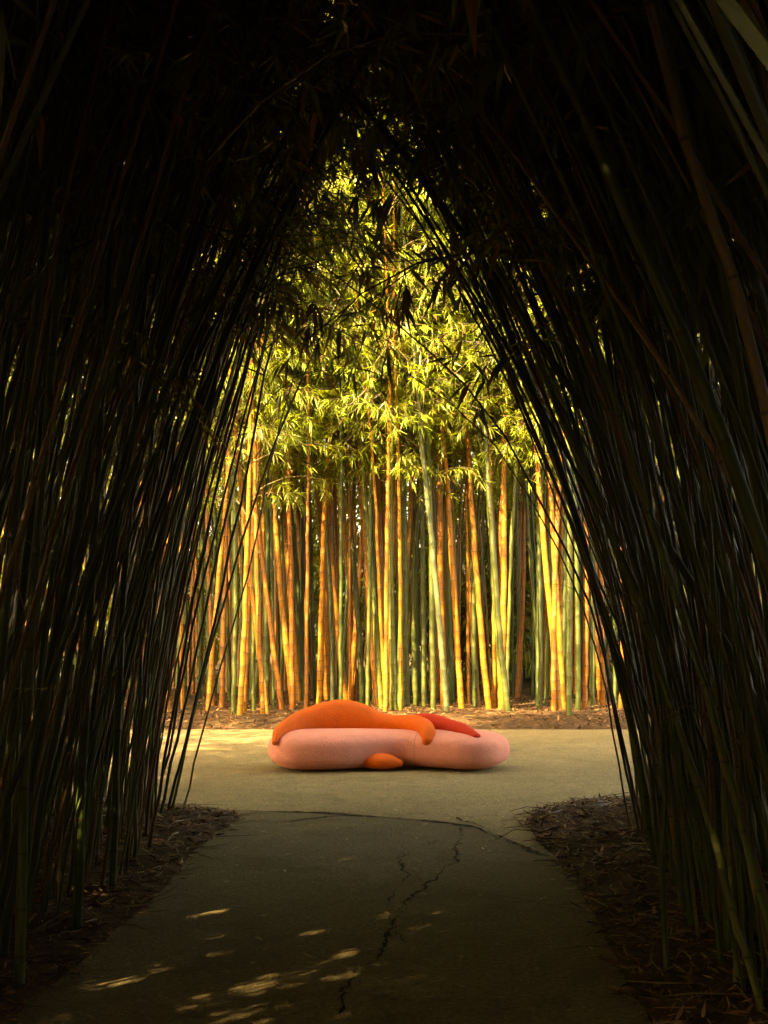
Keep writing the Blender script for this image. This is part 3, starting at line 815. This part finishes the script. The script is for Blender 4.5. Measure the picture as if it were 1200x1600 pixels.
SINGLES += [
    ([(262, 1290), (310, 1080), (380, 760), (430, 520), (500, 330)], 10.3, .015, 'leafy stalk whose sprays hang dark into the left of the archway'),
    ([(250, 1300), (300, 1050), (372, 720), (428, 480), (480, 260)], 10.0, .014, 'leafy dark stalk just inside the left edge of the archway'),
    ([(240, 1310), (296, 1010), (358, 740), (412, 540), (468, 350)], 9.7, .012, 'leafy thin stalk second inside the left edge of the archway'),
    ([(1010, 1330), (975, 1100), (900, 820), (800, 580), (690, 400)], 9.4, .014, 'leafy dark stalk at the right edge of the archway, bowing left'),
]
for k, (pl, Y, rad, label) in enumerate(SINGLES):
    r = np.random.default_rng(700 + k)
    u0, v0 = pl[0]
    Q_ = np.array([px(u, v, Y) for u, v in pl])
    if Q_[0][2] > .1:      # carry the foot down to the ground
        d0 = Q_[0] - Q_[1]; d0 /= max(.2, -d0[2]); Q_ = np.vstack([Q_[0] + d0 * (Q_[0][2]) * np.array([.8, 1, 1]), Q_])
    gz = float(ground_z(np.array([Q_[0][0]]), np.array([Y]))[0]); Q_[0][2] = gz - .03
    # keep on in the same curve past the last point
    e = Q_[-1] - Q_[-2]; e /= np.linalg.norm(e)
    for q in range(4):
        e = e + np.array([-.05 if Q_[0][0] > 0 else .04, r.normal(0, .08), -.12]); e /= np.linalg.norm(e); Q_ = np.vstack([Q_, Q_[-1] + e * .9])
    C = cr(Q_, 12); s = np.concatenate([[0], np.cumsum(np.linalg.norm(np.diff(C, axis=0), axis=1))])
    st = Stalk(); st.s, st.P, st.r0, st.seed, st.dead = s, C, rad * 1.0, 33000 + k, False
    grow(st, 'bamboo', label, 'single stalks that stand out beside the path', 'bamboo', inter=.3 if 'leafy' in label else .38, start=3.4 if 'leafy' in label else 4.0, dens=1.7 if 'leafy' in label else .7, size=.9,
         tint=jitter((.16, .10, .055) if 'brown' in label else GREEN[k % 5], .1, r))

# ---------------------------------------------------------------- leaf litter and twigs
def litter(n, pick, r, size, name, label):
    m = MB(); X, Y = pick(n)
    ok = sdf(X, Y) > -0.10 * r.random(len(X)) ** 2
    X, Y = X[ok], Y[ok]; Z = np.maximum(ground_z(X, Y), 0) + r.uniform(.004, .03, len(X))
    n = len(X); a = r.uniform(0, 6.28, n); L_ = size * (.4 + 1.5 * r.random(n) ** 2.2); W = L_ ** .8 * r.uniform(.07, .15, n); pz = r.normal(0, .28, n)
    d = np.stack([np.cos(a), np.sin(a), pz], 1); sd_ = np.stack([-np.sin(a), np.cos(a), r.normal(0, .3, n)], 1)
    B = np.stack([X, Y, Z], 1)
    V = np.stack([B - d * L_[:, None] / 2, B + sd_ * W[:, None] / 2, B + d * L_[:, None] / 2, B - sd_ * W[:, None] / 2], 1).reshape(-1, 3)
    V[:, 2] = np.maximum(V[:, 2], .006)
    pal = np.array([(.20, .105, .05), (.29, .165, .08), (.11, .052, .025), (.06, .03, .015), (.40, .26, .14), (.17, .07, .032)])
    t = pal[r.choice(6, n, p=[.24, .12, .26, .20, .05, .13])] * r.uniform(.6, 1.1, (n, 1))
    m.add(V, np.arange(n * 4).reshape(n, 4), 0, np.repeat(t, 4, 0))
    for _ in range(n // 22):   # twigs among the leaves
        k = r.integers(n); aa = r.uniform(0, 6.28); ln = r.uniform(.08, .35) * (2 if r.random() < .05 else 1)
        P = np.stack([B[k], B[k] + np.array([math.cos(aa), math.sin(aa), r.normal(.03, .05)]) * ln * .5, B[k] + np.array([math.cos(aa + r.normal(0, .2)), math.sin(aa), r.normal(0, .06)]) * ln])
        P[:, 2] = np.maximum(P[:, 2], .012)
        tv, tq = tube(P, [.004, .0035, .002], 3); m.add(tv, tq, 1, jitter((.16, .10, .055), .35, r))
    return tag(m.build(name, [M_LITTER, M_TWIG], smooth=False), label, 'leaf litter', kind='stuff')

r = np.random.default_rng(77)
litter(15000, lambda n: (-1.1 - 2.4 * r.random(n) ** 1.3, r.uniform(3.6, 11.2, n)), r, .08, 'leaf_litter', 'dry fallen leaves and twigs on the mulch left of the path')
litter(18000, lambda n: (1.0 + 2.6 * r.random(n) ** 1.2, r.uniform(3.6, 11.7, n)), r, .08, 'leaf_litter', 'dry fallen leaves and twigs on the mulch right of the path')
litter(20000, lambda n: (r.uniform(-7, 7, n), 19.5 + 11 * r.random(n) ** 1.6), r, .10, 'leaf_litter', 'dry fallen leaves on the ground under the lit grove')

# a few pale leaves and bits scattered over the asphalt
m = MB(); n = 430
X = np.concatenate([r.uniform(-1.35, 1.2, 300), r.uniform(-4, 4, 130)]); Y = np.concatenate([r.uniform(4.5, 11, 300), r.uniform(11, 19.5, 130)])
a = r.uniform(0, 6.28, n); L_ = r.uniform(.015, .075, n) * np.where(Y > 11, 1.3, 1); W = L_ * r.uniform(.15, .4, n)
d = np.stack([np.cos(a), np.sin(a), r.normal(0, .12, n)], 1); sd_ = np.stack([-np.sin(a), np.cos(a), r.normal(0, .2, n)], 1); B = np.stack([X, Y, np.full(n, .012)], 1)
V = np.stack([B - d * L_[:, None] / 2, B + sd_ * W[:, None] / 2, B + d * L_[:, None] / 2, B - sd_ * W[:, None] / 2], 1).reshape(-1, 3); V[:, 2] = np.maximum(V[:, 2], .005)
t = np.array([(.30, .22, .13), (.12, .07, .04), (.45, .36, .24)])[r.choice(3, n, p=[.45, .4, .15])]
m.add(V, np.arange(n * 4).reshape(n, 4), 0, np.repeat(t, 4, 0))
tag(m.build('fallen_leaves', [M_LITTER], smooth=False), 'small dry leaves and bits scattered over the asphalt', 'leaf litter', kind='stuff')
